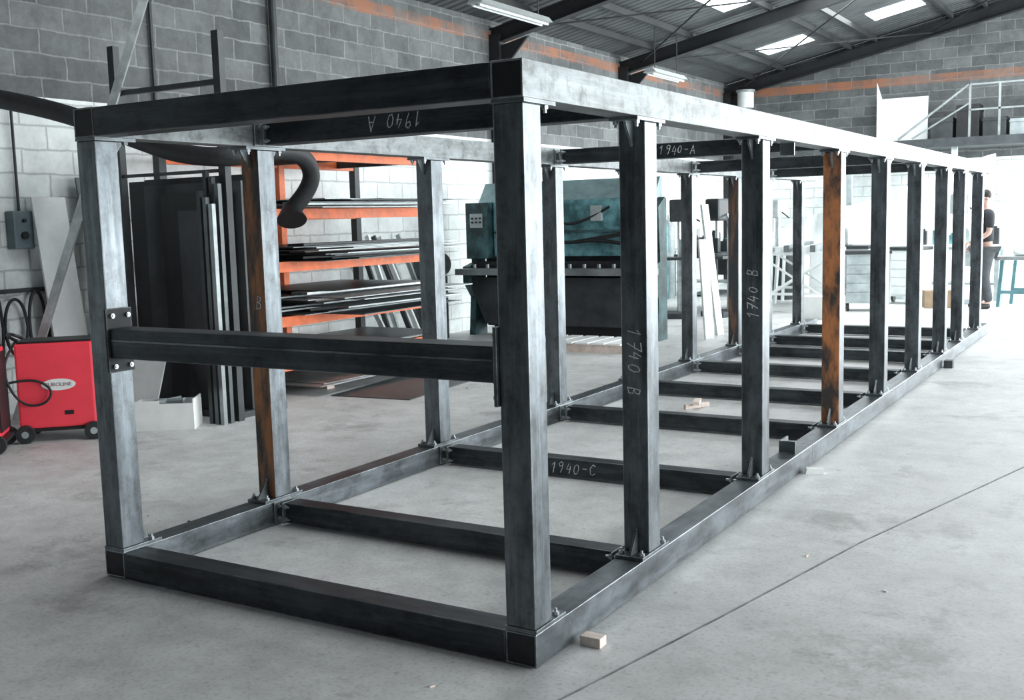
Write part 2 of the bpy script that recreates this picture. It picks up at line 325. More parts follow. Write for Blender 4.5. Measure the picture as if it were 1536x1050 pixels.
def joint(par,side,y,z0,z1,detail):
    s=1 if side=='L' else -1; xb=-W+S if side=='L' else -S
    zc=(z0+z1)/2
    xs=sorted((xb+s*.0005,xb+s*.01)); xe=sorted((xb+s*.045,xb+s*.0515))
    part(par,'bracket_plate',B().box(xs[0],xs[1],y-.085,y+.085,z0,z1),plate,bev=.001)
    part(par,'bracket_plate',B().box(xe[0],xe[1],y-.07,y+.07,z0+.001,z1-.001),plate,bev=.001)
    for dy in (-.058,.058):
        for zz in (zc-.032,zc+.032):
            bb=B() if detail else far_bolts
            bb.rod((xb+s*.010,y+dy,zz),(xb+s*.08,y+dy,zz),.006,8); bolt(bb,(xb+s*.0105,y+dy,zz),(s,0,0),.012,.012); bolt(bb,(xb+s*.052,y+dy,zz),(s,0,0),.012,.011)
            if detail: part(par,'bolt',bb,boltm)
cb={};ct={}
for i,y in enumerate(YS[1:],1):
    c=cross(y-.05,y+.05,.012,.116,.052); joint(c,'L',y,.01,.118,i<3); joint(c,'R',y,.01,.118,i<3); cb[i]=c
for i in (1,3,5,7):
    y=YS[i]; c=cross(y-.05,y+.05,H-.116,H-.012,.052); joint(c,'L',y,H-.118,H-.01,i<3); joint(c,'R',y,H-.118,H-.01,i<3); ct[i]=c
PW=.057
def post(x,y,i,rust=None):
    corner=i==0
    o=part(fr,'post',B().box(x-PW,x+PW,y-PW,y+PW,S+.0145,H-S-.0145),steel,bev=.005)
    if rust:
        o.data.materials.append(rust)
        for p_ in o.data.polygons:
            if p_.normal.y<-.9: p_.material_index=1
    y0=y-.058 if corner else y-.135; y1=y+.15 if corner else y+.135
    for z0,sg in ((S+.0005,1),(H-S-.0145,-1)):
        part(o,'end_plate',B().box(x-.062,x+.062,y0,y1,z0,z0+.014),plate,bev=.001)
        zt=z0+.014 if sg>0 else z0
        for d in ((1,) if corner else (-1,1)):
            g=B().prism([(x-.005,y+d*PW,zt),(x-.005,y+d*(PW+.065),zt),(x-.005,y+d*(PW+.06),zt+sg*.015),(x-.005,y+d*PW,zt+sg*.095)],(.01,0,0))
            part(o,'gusset',g,plate)
            for dx in (-.045,.045):
                bb=B() if i<3 else far_bolts
                p0=(x+dx,y+d*(PW+.05),zt); bolt(bb,p0,(0,0,sg),.012,.012); bb.rod(p0,(p0[0],p0[1],zt+sg*.024),.006,8)
                if i<3: part(o,'bolt',bb,boltm)
    return o
R={};Lp={}
for i,y in enumerate(YS):
    R[i]=post(-.06,y,i,rust=rust_face if i==3 else None)
    Lp[i]=post(-W+.06,y,i,rust=rust_dull if i==1 else (rust_light if i==6 else None))
fb=part(fr,'bolt',far_bolts,boltm); fb['kind']='stuff'
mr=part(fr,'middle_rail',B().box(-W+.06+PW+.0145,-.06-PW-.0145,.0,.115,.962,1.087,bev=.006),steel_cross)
part(mr,'rail_lip',B().box(-W+.14,-.14,-.003,.0,1.035,1.041),steel_cross)
for x,s in ((-W+.06+PW,1),(-.06-PW,-1)):
    xa,xb_=sorted((x+s*.0005,x+s*.014))
    pz0=.90 if s>0 else .885; pz1=1.17 if s>0 else 1.15
    pl=part(mr,'bracket_plate',B().box(xa,xb_,-.012,.118,pz0,pz1),dplate if s>0 else plate,bev=.001)
    for yy in (.015,.095):
        for zz in (pz0+.026,pz1-.03):
            bb=B(); bolt(bb,(x+s*.014,yy,zz),(s,0,0),.011,.012); bb.rod((x+s*.014,yy,zz),(x+s*.03,yy,zz),.006,8)
            part(pl,'bolt',bb,boltm)
part(mr,'gusset',B().prism([(-.06-PW-.0145,.05,.9615),(-.06-PW-.06,.05,.9615),(-.06-PW-.0145,.05,.89)],(0,.012,0)),plate)
part(fr,'splice_lug',B().box(-.115,-.105,3.05,3.20,S+.001,S+.07).box(-.1049,-.02,3.05,3.06,S+.001,S+.07),plate)
part(fr,'splice_lug',B().box(-.10,-.02,3.0,3.01,H-S-.07,H-S-.001),plate)
part(fr,'end_lug',B().box(-.10,-.09,LEN+.001,LEN+.09,.03,.10),plate)
part(fr,'end_lug',B().box(-.10,-.09,LEN+.001,LEN+.09,H-.09,H-.03),plate)
f_y=lambda i: YS[i]-PW-.0005
chalk_text(R[2],'1740 B',(-.06,f_y(2),1.09),(0,0,1),(-1,0,0),.056)
chalk_text(R[1],'1740 B',(-.06,f_y(1),.91),(0,0,-1),(1,0,0),.060)
chalk_text(cb[2],'1940-C',(-1.12,YS[2]-.0505,.062),(1,0,0),(0,0,1),.064)
chalk_text(ct[1],'1940 A',(-1.22,YS[1]-.0505,1.945),(-1,0,0),(0,0,-1),.064)
chalk_text(ct[3],'1940-A',(-1.1,YS[3]-.0505,1.94),(1,0,0),(0,0,1),.058)
chalk_text(Lp[1],'B',(-W+.075,f_y(1),1.12),(1,0,0),(0,0,1),.06)

# ------------------------------------------------------------------ wood blocks, scraps
thing('timber_block','short pale timber packing block lying against the steel bottom beam','wood block',(.07,.28,0),0,mesh=B().box(-.04,.04,-.026,.026,0,.036,bev=.003),mat=wood)
thing('timber_block','dark packing block beside the far steel beam','wood block',(.06,7.8,0),0,mesh=B().box(-.04,.04,-.05,.05,0,.07,bev=.003),mat=dgrey)
thing('paper_scrap','crumpled white paper scrap on the concrete floor','scrap',(.07,3.12,0),.4,mesh=B().prism([(-.05,-.03,0),(.05,-.025,0),(.045,.03,0),(-.045,.035,0)],(0.005,0.0,.03)),mat=card)
thing('timber_offcut','small timber offcuts lying crossed on the floor','wood scrap',(-1.32,4.87,0),.6,mesh=B().bar((-.11,-.05,.02),(.10,.05,.02),.03,.035).bar((-.03,-.09,.05),(.03,.09,.05),.05,.025),mat=wood)
rs=random.Random(12)
for i in range(14):
    x,y=rs.choice([(-2.9,1.0),(-1.0,-.4),(-1.1,3.4),(-3.2,5.0),(.9,1.2),(-1.2,6.0),(-2.0,-.2)]); x+=rs.uniform(-.8,.8); y+=rs.uniform(-.4,.4)
    if any(abs(y-q)<.15 for q in YS) and -2.2<x<0.1: continue
    if -2.25<x<-1.95 or -.2<x<.1: continue
    s_=rs.uniform(.006,.016)
    thing('debris_chip','tiny pale chip of swarf on the concrete floor','debris',(x,y,0),rs.uniform(0,3),group='swarf chips on the floor',mesh=B().prism([(-s_,-s_*.4,0),(s_,-s_*.3,0),(s_*.8,s_*.5,0),(-s_*.6,s_*.4,0)],(0,0,.005)),mat=rs.choice((card,dgrey,wood)))

# ------------------------------------------------------------------ welders
def welder(loc,rz,label,cab):
    w=thing('welding_machine',label,'welding machine',loc,rz,group='red welding machines by the block wall')
    part(w,'body',B().box(-.26,.26,-.17,.17,.10,.71,bev=.015),red)
    part(w,'top_cover',B().box(-.245,.255,-.15,.15,.711,.725,bev=.004),black)
    part(w,'control_panel',B().box(.262,.272,-.15,.15,.14,.68),black)
    part(w,'chassis',B().box(-.28,.30,-.16,.16,.075,.098),black)
    b=B(); n=28; b.prism([(math.cos(a*2*math.pi/n)*.115+.02,-.172,math.sin(a*2*math.pi/n)*.042+.41) for a in range(n)],(0,-.003,0))
    bd=part(w,'badge',b,white,label='white oval maker badge')
    part(bd,'badge_lettering',text_mesh('EUROLINE',.038),M('badge_grey',(.25,.12,.14),.5),loc=(.02,-.1765,.41),rot=(math.pi/2,0,0))
    part(w,'vent',B().box(.05,.11,-.174,-.170,.19,.22),black)
    for x in (-.22,.24):
        for y in (-.19,.19):
            wh=part(w,'wheel',B().rod((x,y-.02,.065),(x,y+.02,.065),.065,20),rubber,sm=True)
            part(wh,'hub',B().rod((x,y-.022,.065),(x,y+.022,.065),.025,12),greyp,sm=True)
    curve(w,'handle',[(-.24,-.1,.725),(-.32,-.1,.77),(-.32,.1,.77),(-.24,.1,.725)],.012,black)
    curve(w,'cable',cab,.009,rubber)
    return w
welder((-5.13,2.0,0),math.radians(45),'red box welding machine on wheels with white oval badge',[(-.26,-.1,.72),(-.33,-.21,.60),(-.31,-.21,.42),(-.22,-.215,.28),(-.08,-.215,.27),(-.01,-.21,.36),(-.08,-.2,.44),(-.2,-.195,.46),(-.31,-.195,.44)])
welder((-5.30,1.345,0),math.radians(45),'second red welding machine on wheels with looped cable',[(.2,-.19,.62),(.27,-.21,.45),(.24,-.21,.3),(.1,-.21,.25),(-.1,-.21,.4),(-.1,-.2,.6),(.0,-.1,.74)])

wb=thing('white_box','open white cardboard box of scraps on the concrete floor','box',(-4.68,2.58,0),math.radians(35))
part(wb,'box_body',B().box(-.23,.23,-.14,.14,0,.012).box(-.23,.23,-.14,-.13,.012,.2).box(-.23,.23,.13,.14,.012,.2).box(-.23,-.22,-.13,.13,.012,.2).box(.22,.23,-.13,.13,.012,.23),card)
part(wb,'box_flap',B().box(-.23,-.02,-.141,-.137,.2,.225),card)
part(wb,'contents',B().rod((-.15,-.05,.18),(.1,.06,.21),.02,8).rod((-.1,.07,.18),(.15,-.06,.21),.022,8).box(-.12,.12,-.09,.06,.05,.19),greyp)

# ------------------------------------------------------------------ upright sheet rack
rk=thing('sheet_storage_rack','tall dark steel upright rack standing against the block wall','storage rack',(0,0,0))
XA,XB=-5.52,-4.36
for x,y in ((XA,3.0),(XB,3.0),(XB-.26,3.62),(XA,3.62)):
    h=2.95 if y<3.2 else 1.88
    part(rk,'upright',B().box(x-.035,x+.035,y-.03,y+.03,0,h),dgrey)
part(rk,'cross_bar',B().box(XA+.036,XB-.036,2.98,3.02,2.56,2.60),dgrey)
part(rk,'cross_bar',B().box(XA+.036,XB-.296,3.60,3.64,1.83,1.88),dgrey)
part(rk,'cross_bar',B().box(XA+.036,XB-.036,2.985,3.015,1.91,1.935),dgrey)
part(rk,'base_rail',B().box(XA+.036,XB-.036,3.035,3.585,0,.05),dgrey)
for i in range(7):
    y=3.09+i*.07; h=[1.58,1.72,1.80,1.84,1.80,1.86,1.82][i]
    x0=[-4.98,-5.25,-5.52,-5.78,-5.79,-5.75,-5.76][i]; x1=[-4.62,-4.55,-4.42,-4.40,-4.42,-4.4,-4.42][i]
    thing('steel_sheet','black sheet steel stored on edge in the upright rack','metal sheet',(0,y,.052),0,group='black sheets stored on edge',mesh=B().box(x0,x1,-.012,.012,0,h),mat=darksheet2 if i in (0,2) else darksheet)
for i in range(6):
    x=-4.46+(i%3)*.06; y=2.90-(i//3)*.07
    thing('steel_section','long steel section standing upright beside the rack','steel section',(x,y,0),0,group='upright steel sections',mesh=B().box(-.018,.018,-.018,.018,0,1.92-.05*i),mat=[dgrey,dgrey,sheet2,dgrey,sheet2,sheet][i])

thing('leaning_tube','long pale square tube leaning up against the rack','steel tube',mesh=B().bar((-5.95,2.19,.03),(-5.0,3.21,3.95),.11,.06),mat=alu)
for i,(p0,p1,w,h,m,l) in enumerate((((-6.02,2.85,0),(-6.27,2.85,1.78),.32,.02,white,'wide white board leaning against the painted block wall'),
    ((-6.05,2.02,0),(-6.33,2.22,1.62),.14,.02,sheet,'narrow grey board leaning against the painted block wall'),
    ((-6.1,1.55,0),(-6.33,1.72,1.30),.10,.03,wood,'narrow timber plank leaning against the painted block wall'),
    ((-5.12,2.66,0),(-5.20,2.93,.58),.30,.015,white,'low white board propped against the sheet rack'),
    ((-5.98,3.25,0),(-6.28,3.28,1.95),.26,.02,sheet2,'tall dark board leaning on the painted block wall'))):
    thing('leaning_board',l,'board',mesh=B().bar(p0,p1,w,h),mat=m)

cx=thing('control_box','blue-grey electrical switch box on the painted wall','electrical box',(XW+.006,2.62,1.36))
part(cx,'housing',B().box(.0,.11,-.09,.09,0,.31,bev=.01),tealbox)
part(cx,'push_button',B().rod((.11,0,.23),(.135,0,.23),.016,12),black,sm=True)
part(cx,'dial',B().rod((.11,0,.11),(.13,0,.11),.032,16),black,sm=True)
curve(cx,'conduit',[(.03,.02,.31),(.03,.02,.8),(.03,.02,1.2)],.012,dgrey,False)
wc=thing('hanging_cable','coiled black cables hanging on the wall from a steel bar','cable',(XW+.006,2.35,1.0))
part(wc,'hook_bar',B().box(.0,.05,-.6,.75,0,.035),dgrey)
for i in range(6):
    y=-.45+i*.2; r=.16+.05*(i%2)
    curve(wc,'cable_loop',[(.08,y+r*.5*math.cos(a),-.28+(.24+.06*(i%3))*math.sin(a)) for a in [t*2*math.pi/12 for t in range(12)]],.013,rubber,True,True)
thing('wall_pipe','thin dark conduit running up the block wall','pipe',(XW+.03,4.15,0),0,group='wall conduits',mesh=B().rod((0,0,0),(0,0,4.1),.018,8),mat=dgrey)
thing('wall_pipe','thin dark cable conduit beside the switch box','pipe',(XW+.03,2.35,0),0,group='wall conduits',mesh=B().rod((0,0,1.1),(0,0,3.9),.012,8),mat=dgrey)
thing('wall_pipe','dark service pipe running up the block wall','pipe',(XW+.06,5.75,0),0,group='wall conduits',mesh=B().rod((0,0,0),(0,0,4.1),.04,12),mat=dgrey)

# ------------------------------------------------------------------ fume extraction hose
fh=thing('extraction_arm','thick black flexible fume extraction hose on a wall arm','extraction hose',(XW,2.2,2.55))
O=Vector((XW,2.2,2.55))
hp=[Vector(q)-O for q in ((-6.30,2.02,2.60),(-5.97,2.28,2.52),(-5.48,2.50,2.39),(-5.00,2.76,2.17),(-4.58,2.78,2.04),(-4.14,2.90,2.00),(-4.20,3.50,2.10),(-4.30,3.90,2.02),(-4.36,3.98,1.80),(-4.50,3.86,1.62))]
curve(fh,'hose',hp,.072,rubber,res=6)
a=hp[-1]
part(fh,'nozzle',B().rod(a+Vector((0,0,.02)),a+Vector((.05,-.05,-.08)),.07,20,.125),black,sm=True)
part(fh,'wall_bracket',B().box(0.006,.05,-.3,.0,-.12,.22),dgrey)

# ------------------------------------------------------------------ orange rack with sheets
rr=thing('pallet_rack','rack with orange beams holding stacks of grey sheet metal','storage rack',(0,0,0))
RX0,RX1,RY0,RY1=-5.95,-4.85,3.78,6.5
for x,y in ((RX0,RY0),(RX1,RY0),(RX0,RY1),(RX0,5.3)):
    part(rr,'upright',B().box(x-.04,x+.04,y-.04,y+.04,0,2.28),orange if y==5.3 else dgrey)
LZ=[.27,.66,1.14,1.60,2.12]
for z in LZ:
    for x in (RX0+.001,RX1): part(rr,'shelf_beam',B().box(x-.03,x+.03,RY0+.041,RY1-.041,z-.05,z+.04),orange)
    for y in (4.5,5.15,6.2): part(rr,'shelf_support',B().box(RX0+.032,RX1-.032,y-.03,y+.03,z-.03,z+.039),dgrey)
rs=random.Random(5)
counts=[3,4,12,11,6,3]
for li,z in enumerate([0]+[q+.042 for q in LZ]):
    zz=z+(.08 if li==0 else 0)
    for j in range(counts[li]):
        th=rs.choice((.003,.005,.008,.014)); 
        rot=rs.uniform(-.045,.045)
        lx=rs.uniform(.95,1.65) if li else 1.3; ly=rs.uniform(1.3,2.4)
        cxx=-5.83+lx/2; cyy=5.25+rs.uniform(-.15,.15)
        thing('steel_sheet','grey steel sheet lying flat on the orange rack' if li else 'large grey steel sheet lying flat on floor bearers','metal sheet',(cxx,cyy,zz),rot,group='steel sheets on the orange rack',
              mesh=B().box(-lx/2,lx/2,-ly/2,ly/2,0,th),mat=rs.choice((sheet,sheet2,sheet,sheet2,sheet)))
        zz+=th+.0015
        if li and j%4==2:
            thing('steel_sheet','narrow offcut strip of steel lying on the sheets','metal sheet',(-4.85,cyy,zz),rot*2,group='steel sheets on the orange rack',mesh=B().box(-.1,.1,-.9,.9,0,.02),mat=rs.choice((alu,sheet,wood,dgrey)))
            zz+=.022
for y in (4.55,6.05): part(rr,'floor_bearer',B().box(-5.8,-4.75,y-.05,y+.05,0,.078),wood)
rs=random.Random(8)
for i in range(9):
    y=6.75+i*.12; h=1.0+rs.random()*.7
    thing('leaning_profile','steel bar leaning against the wall beyond the rack','steel bar',mesh=B().bar((-5.75+rs.uniform(-.1,.1),y,.0),(-6.30,y+rs.uniform(-.02,.02),h),.03,.06),mat=rs.choice((alu,sheet,white,dgrey)),group='steel bars leaning on the wall')
thing('floor_sheet','large thin grey steel sheet lying on the concrete floor','metal sheet',(-4.15,5.1,0),.1,mesh=B().box(-.40,.40,-.85,.85,0,.008),mat=sheet2)

# ------------------------------------------------------------------ sheet metal press
hw=1.34
pb=thing('sheet_metal_press','large grey and faded teal sheet metal press machine','press machine',(-4.72,8.9,0))
prof=[(0,0),(.3,0),(.3,1.70),(.25,1.72),(.05,1.6),(.1,.95),(-.12,.9),(-.12,.7),(.05,.5)]
for xx in (-hw,hw-.09): part(pb,'side_frame',B().prism([(xx,a_,b_) for a_,b_ in prof],(.09,0,0)),tealdark)
part(pb,'top_beam',B().prism([(-hw+.095,.16,1.725),(-hw+.095,.40,1.725),(-hw+.095,.40,1.97),(-hw+.095,.34,1.97)],(2*hw-.19,0,0)),tealpale)
part(pb,'ram_panel',B().box(-1.0,hw-.092,.12,.22,1.02,1.72,bev=.01),teal)
part(pb,'panel_rib',B().box(-.98,hw-.12,.09,.119,1.32,1.345),tealdark)
part(pb,'panel_door',B().box(.8,hw-.14,.10,.119,1.40,1.66),teal)
part(pb,'panel_door',B().box(-.75,-.2,.10,.119,1.06,1.26),teal)
part(pb,'control_cabinet',B().box(-hw-.0,-1.02,-.02,.22,1.0,1.72,bev=.01),tealdark)
part(pb,'label_plate',B().box(-1.27,-1.08,-.026,-.021,1.40,1.58),greyp)
for z_,n_ in ((1.52,3),(1.47,3)):
    for q_ in range(n_): part(pb,'push_button',B().rod((-1.23+q_*.06,-.026,z_),(-1.23+q_*.06,-.04,z_),.014,10),black)
part(pb,'apron',B().prism([(-hw+.02,-.05,.76),(hw-.1,-.05,.76),(hw-.12,-.05,.16),(-1.05,-.05,.16)],(0,.12,0)),dgrey)
part(pb,'work_table',B().box(-hw-.02,hw+.02,-.28,-.0,.80,.88,bev=.005),sheet)
part(pb,'blade_beam',B().box(-hw+.095,hw-.095,.0,.20,.86,.96),black)
for i in range(13):
    x=-1.2+i*.2
    part(pb,'hold_down_clamp',B().rod((x,-.05,.882),(x,-.05,.93),.025,10),sheet,sm=True)
curve(pb,'hydraulic_pipe',[(-.9,.06,1.62),(-.5,.05,1.55),(-.3,.04,1.25),(.1,.04,1.18),(.6,.05,1.24),(1.1,.06,1.12)],.022,black)
curve(pb,'hydraulic_pipe',[(-.3,.05,1.68),(-.1,.04,1.45),(.3,.04,1.40),(.7,.05,1.62)],.018,black)
part(pb,'linkage',B().bar((.25,.06,1.2),(1.1,.06,1.32),.03,.05),black)
part(pb,'linkage',B().bar((-.3,.06,1.1),(-.15,.06,1.65),.04,.04),black)
part(pb,'valve_block',B().box(-.45,-.28,.03,.09,1.2,1.42,bev=.01),dgrey)
part(pb,'valve_block',B().box(.45,.6,.03,.09,1.45,1.64,bev=.01),greyp)
part(pb,'back_panel',B().box(-hw+.095,hw-.095,.31,.35,.1,1.70),dgrey)
part(pb,'trough',B().box(-1.0,hw-.1,.08,.30,.02,.16),black)
mo=thing('electric_motor','dark rounded machine motor beside the press','motor',(-6.2,8.3,0))
part(mo,'housing',B().rod((0,-.2,.95),(0,.2,.95),.15,24),dgrey,sm=True)
part(mo,'stand',B().box(-.1,.1,-.18,.18,0,.80),dgrey)
pl=thing('pallet','low pale timber pallet on the floor in front of the press','pallet',(-3.85,8.0,0))
for i in range(3): part(pl,'bearer',B().box(-.6,.6,-.3+i*.27,-.22+i*.27,0,.09),wood)
for i in range(6): part(pl,'deck_board',B().box(-.6+i*.2,-.45+i*.2,-.32,.36,.092,.112),card)
for i,(x,y,h,dx,m) in enumerate(((-2.95,9.85,1.62,-.22,white),(-2.85,10.4,1.5,-.18,alu),(-2.9,9.35,1.2,-.1,white))):
    thing('leaning_board',['tall white board','tall bright metal board','shorter white board'][i]+' leaning beside the press','board',mesh=B().bar((x,y,.0),(x+dx,y+.05,h),.14,.03),mat=m,group='boards leaning beside the press')
# ------------------------------------------------------------------ far clutter
def trestle(loc,rz):
    t=thing('steel_trestle','white painted tubular steel trestle frame','trestle',loc,rz,group='white trestle frames')
    for x in (-.45,.45):
        for y in (-.25,.25): part(t,'leg',B().bar((x*1.1,y*1.3,0),(x,y,.85),.045,.045),white)
    for y in (-.25,.25): part(t,'top_rail',B().box(-.55,.55,y-.03,y+.03,.852,.90),white)
    part(t,'brace',B().bar((-.47,-.3,.2),(.45,-.26,.8),.03,.03),white)
    part(t,'brace',B().bar((.47,-.3,.2),(-.45,-.26,.8),.03,.03),white)
    part(t,'brace',B().box(-.5,.5,-.3,-.27,.25,.29),white)
    return t
t1=trestle((-3.0,13.4,0),.1)
copy_thing(t1,(-3.25,14.9,0),.1)
for i in range(6):
    thing('stored_profile','pale steel profile laid across the trestles','steel profile',(-3.45+i*.13,14.15,.905),.12,mesh=B().box(-.04,.04,-1.2,1.2,0,.06+.02*(i%3)),mat=(alu,white,sheet)[i%3],group='profiles on the trestles')
benches=[]
def bench(loc,rz,label,top,leg):
    t=thing('workbench',label,'workbench',loc,rz)
    part(t,'bench_top',B().box(-.7,.7,-.35,.35,.84,.90,bev=.004),top)
    for x in (-.62,.62):
        for y in (-.28,.28): part(t,'leg',B().box(x-.035,x+.035,y-.035,y+.035,0,.838),leg)
    part(t,'lower_shelf',B().box(-.58,.58,-.24,.24,.25,.28),leg)
    part(t,'drawer_unit',B().box(.05,.55,-.3,.2,.55,.836),leg)
    benches.append((loc,rz)); return t
bench((-1.12,16.1,0),0,'white workbench with clutter near the painted end wall',white,greyp)
bench((-5.4,12.6,0),math.pi/2,'grey workbench loaded with tools beside the wall',greyp,dgrey)
bench((-5.4,16.1,0),0,'pale workbench beneath the end wall',white,greyp)
bench((-4.3,13.2,0),math.pi/2,'dark workbench with tools in the far bay',dgrey,dgrey)
def drill(loc,rz,m):
    d=thing('pillar_drill','pillar drill machine with round column and motor head','drill press',loc,rz)
    part(d,'base',B().box(-.22,.22,-.3,.25,0,.08,bev=.01),m)
    part(d,'column',B().rod((0,.1,.08),(0,.1,1.7),.05,16),alu,sm=True)
    part(d,'table',B().box(-.2,.2,-.28,.05,.85,.89),m)
    part(d,'head',B().box(-.13,.13,-.3,.3,1.4,1.72,bev=.03),m)
    part(d,'spindle',B().rod((0,-.18,1.15),(0,-.18,1.4),.03,12),alu,sm=True)
    part(d,'feed_handle',B().rod((.13,-.1,1.5),(.3,-.25,1.4),.012,8),black,sm=True)
    return d
drill((-4.3,11.9,0),.3,dgrey); drill((-4.2,16.2,0),0,greyp); drill((-3.75,12.3,0),-.4,dgrey); drill((-1.0,15.3,0),.2,greyp)
rs=random.Random(3)
for loc,rz in benches:
    for k_ in range(6):
        w_,h_=rs.uniform(.10,.17),rs.uniform(.1,.34); l_=-.55+k_*.22
        lx,ly=(loc[0]+l_,loc[1]+rs.uniform(-.15,.1)) if rz==0 else (loc[0]+rs.uniform(-.15,.1),loc[1]+l_)
        thing('tool_case','small workshop tool case standing on a workbench','tool case',(lx,ly,.902),0,mesh=B().box(-w_*.55,w_*.55,-w_*.5,w_*.5,0,h_,bev=.01).box(-w_*.3,w_*.3,-w_*.1,w_*.1,h_,h_+.03),mat=rs.choice((black,greyp,dgrey,teal,dgrey)),group='tool cases on the workbenches')
def trolley(loc,rz,m):
    t=thing('tool_trolley','wheeled workshop tool trolley with drawers','tool trolley',loc,rz,group='tool trolleys in the far bay')
    part(t,'cabinet',B().box(-.33,.33,-.22,.22,.12,.85,bev=.01),m)
    for q in range(5): part(t,'drawer',B().box(-.30,.30,-.235,-.222,.16+q*.135,.28+q*.135),m)
    for x in (-.27,.27):
        for y in (-.17,.17): part(t,'caster',B().rod((x-.015,y,.06),(x+.015,y,.06),.06,14),black,sm=True)
    part(t,'top_tray',B().box(-.34,.34,-.23,.23,.852,.90),dgrey)
trolley((-2.05,13.7,0),.3,greyp); trolley((-1.75,15.1,0),-.2,white)
for i,(x,y,s_) in enumerate(((-2.3,12.3,.24),(-1.15,14.4,.2),(-4.9,11.0,.25))):
    c=thing('cardboard_box','closed cardboard box on the floor of the far bay','box',(x,y,0),.3*i,group='cardboard boxes in the far bay')
    part(c,'box_body',B().box(-s_,s_,-s_*.8,s_*.8,0,s_*1.3),card if i!=1 else cardb)
    part(c,'tape',B().box(-.03,.03,-s_*.8-.001,s_*.8+.001,s_*1.3,s_*1.3+.002),white)
for i,(x,y) in enumerate(((-3.9,15.6),(-2.15,16.1))):
    d=thing('oil_drum','ribbed steel drum standing in the far bay','drum',(x,y,0),0,group='steel drums in the far bay')
    part(d,'drum_body',B().rod((0,0,0),(0,0,.86),.28,28).rod((0,0,.28),(0,0,.31),.292,28).rod((0,0,.57),(0,0,.60),.292,28),[dgrey,greyp][i],sm=True)
    part(d,'lid',B().rod((0,0,.862),(0,0,.88),.285,28),greyp)
wm=thing('white_cabinet_machine','low white machine cabinet with dark top edge','machine',(-2.98,16.1,0))
part(wm,'cabinet',B().box(-.5,.5,-.35,.35,.05,.85,bev=.02),white); part(wm,'worktop',B().box(-.5,.5,-.38,.38,.852,.9),dgrey); part(wm,'plinth',B().box(-.45,.45,-.3,.3,0,.048),black)
part(wm,'display_hood',B().box(-.3,.1,-.1,.25,.902,1.2,bev=.03),greyp)
for i in range(3):
    g=thing('gas_cylinder','tall steel gas cylinder standing by the side wall','gas cylinder',(-5.9,14.7+.3*i,0),0,group='gas cylinders by the wall')
    part(g,'bottle',B().rod((0,0,0),(0,0,1.3),.11,20).rod((0,0,1.301),(0,0,1.42),.11,20,.04),[dgrey,teal,greyp][i],sm=True)
    part(g,'valve',B().rod((0,0,1.421),(0,0,1.5),.025,10),alu,sm=True)
b=B(); nx,nz=60,30; vs=[]
for i in range(nx+1):
    row=[]
    for j in range(nz+1):
        s=i/nx; t=j/nz
        x=-4.7+3.9*s; ztop=1.15+1.25*s+.05*math.sin(s*9); zb=.004
        z=ztop*(1-t)+zb*t
        y=.45-.6*t*t+.08*math.sin(s*38+t*3)*(.3+t)+.09*math.sin(s*17-t*5)+.04*math.sin(s*70+t*9)
        row.append(b.b.verts.new((x,y,z)))
    vs.append(row)
for i in range(nx):
    for j in range(nz): b.b.faces.new((vs[i][j],vs[i+1][j],vs[i+1][j+1],vs[i][j+1]))
thing('tarpaulin','large creased white tarpaulin slung in front of the end wall','tarpaulin',(0,17.4,0),mesh=b,mat=tarpm,sm=True)
# ------------------------------------------------------------------ platform, railing on end wall
pf=thing('mezzanine_platform','dark steel storage platform with tubular railing on the end wall','platform',(0,0,0))
part(pf,'deck',B().box(-3.6,2.5,18.5,YF-.01,2.62,2.78),dgrey)
for x in (-3.5,-1.6,.3,2.2): part(pf,'support_post',B().box(x-.05,x+.05,18.55,18.65,0,2.618),greyp)
for i in range(8):
    x=-1.35+i*.5; part(pf,'railing_post',B().box(x-.018,x+.018,18.53,18.57,2.782,3.7),railm)
for z in (3.25,3.70): part(pf,'railing_bar',B().box(-1.35,2.3,18.53,18.57,z,z+.03),railm)
part(pf,'stair_handrail',B().bar((-2.6,18.55,2.80),(-1.37,18.55,3.72),.035,.035),railm)
part(pf,'stair_handrail',B().bar((-2.35,18.55,2.80),(-1.37,18.55,3.38),.028,.028),railm)
thing('door_leaf','white door leaf standing upright on the platform','door',(-2.72,19.5,2.782),0,mesh=B().box(-.48,.48,-.02,.02,0,.88).prism([(-.48,-.03,.881),(-.38,-.03,.881),(-.48,-.03,1.2)],(0,.03,0)),mat=white)
rs=random.Random(4)
for i in range(8):
    x=-1.9+i*.46; h=.3+.45*rs.random()
    thing('stored_crate','dark crate stored on the platform deck','crate',(x,19.2,2.782),0,mesh=B().box(-.2,.2,-.25,.25,0,h,bev=.01).box(-.21,.21,-.26,.26,h*.8,h*.9),mat=rs.choice((dgrey,black,greyp)),group='crates on the platform')
vd=thing('ventilation_duct','short white ventilation outlet on the end wall','duct',(-5.9,YF-.27,3.7))
part(vd,'duct_body',B().rod((0,0,0),(0,0,.32),.17,20),white,sm=True); part(vd,'duct_cap',B().rod((0,0,.322),(0,0,.37),.2,20),greyp,sm=True); part(vd,'wall_bracket',B().box(-.04,.04,.17,.26,.1,.2),dgrey)
sg=thing('wall_sign','small pale notice board with grey lettering on the end wall','sign',(-1.05,YF-.03,1.5))
part(sg,'board',B().box(-.25,.25,0,.02,0,.34),white)
for j,t in enumerate(('DEFENSE','D ENTRER')):
    part(sg,'lettering',text_mesh(t,.1,.001),greyp,loc=(0,-.003,.22-.13*j),rot=(math.pi/2,0,0))
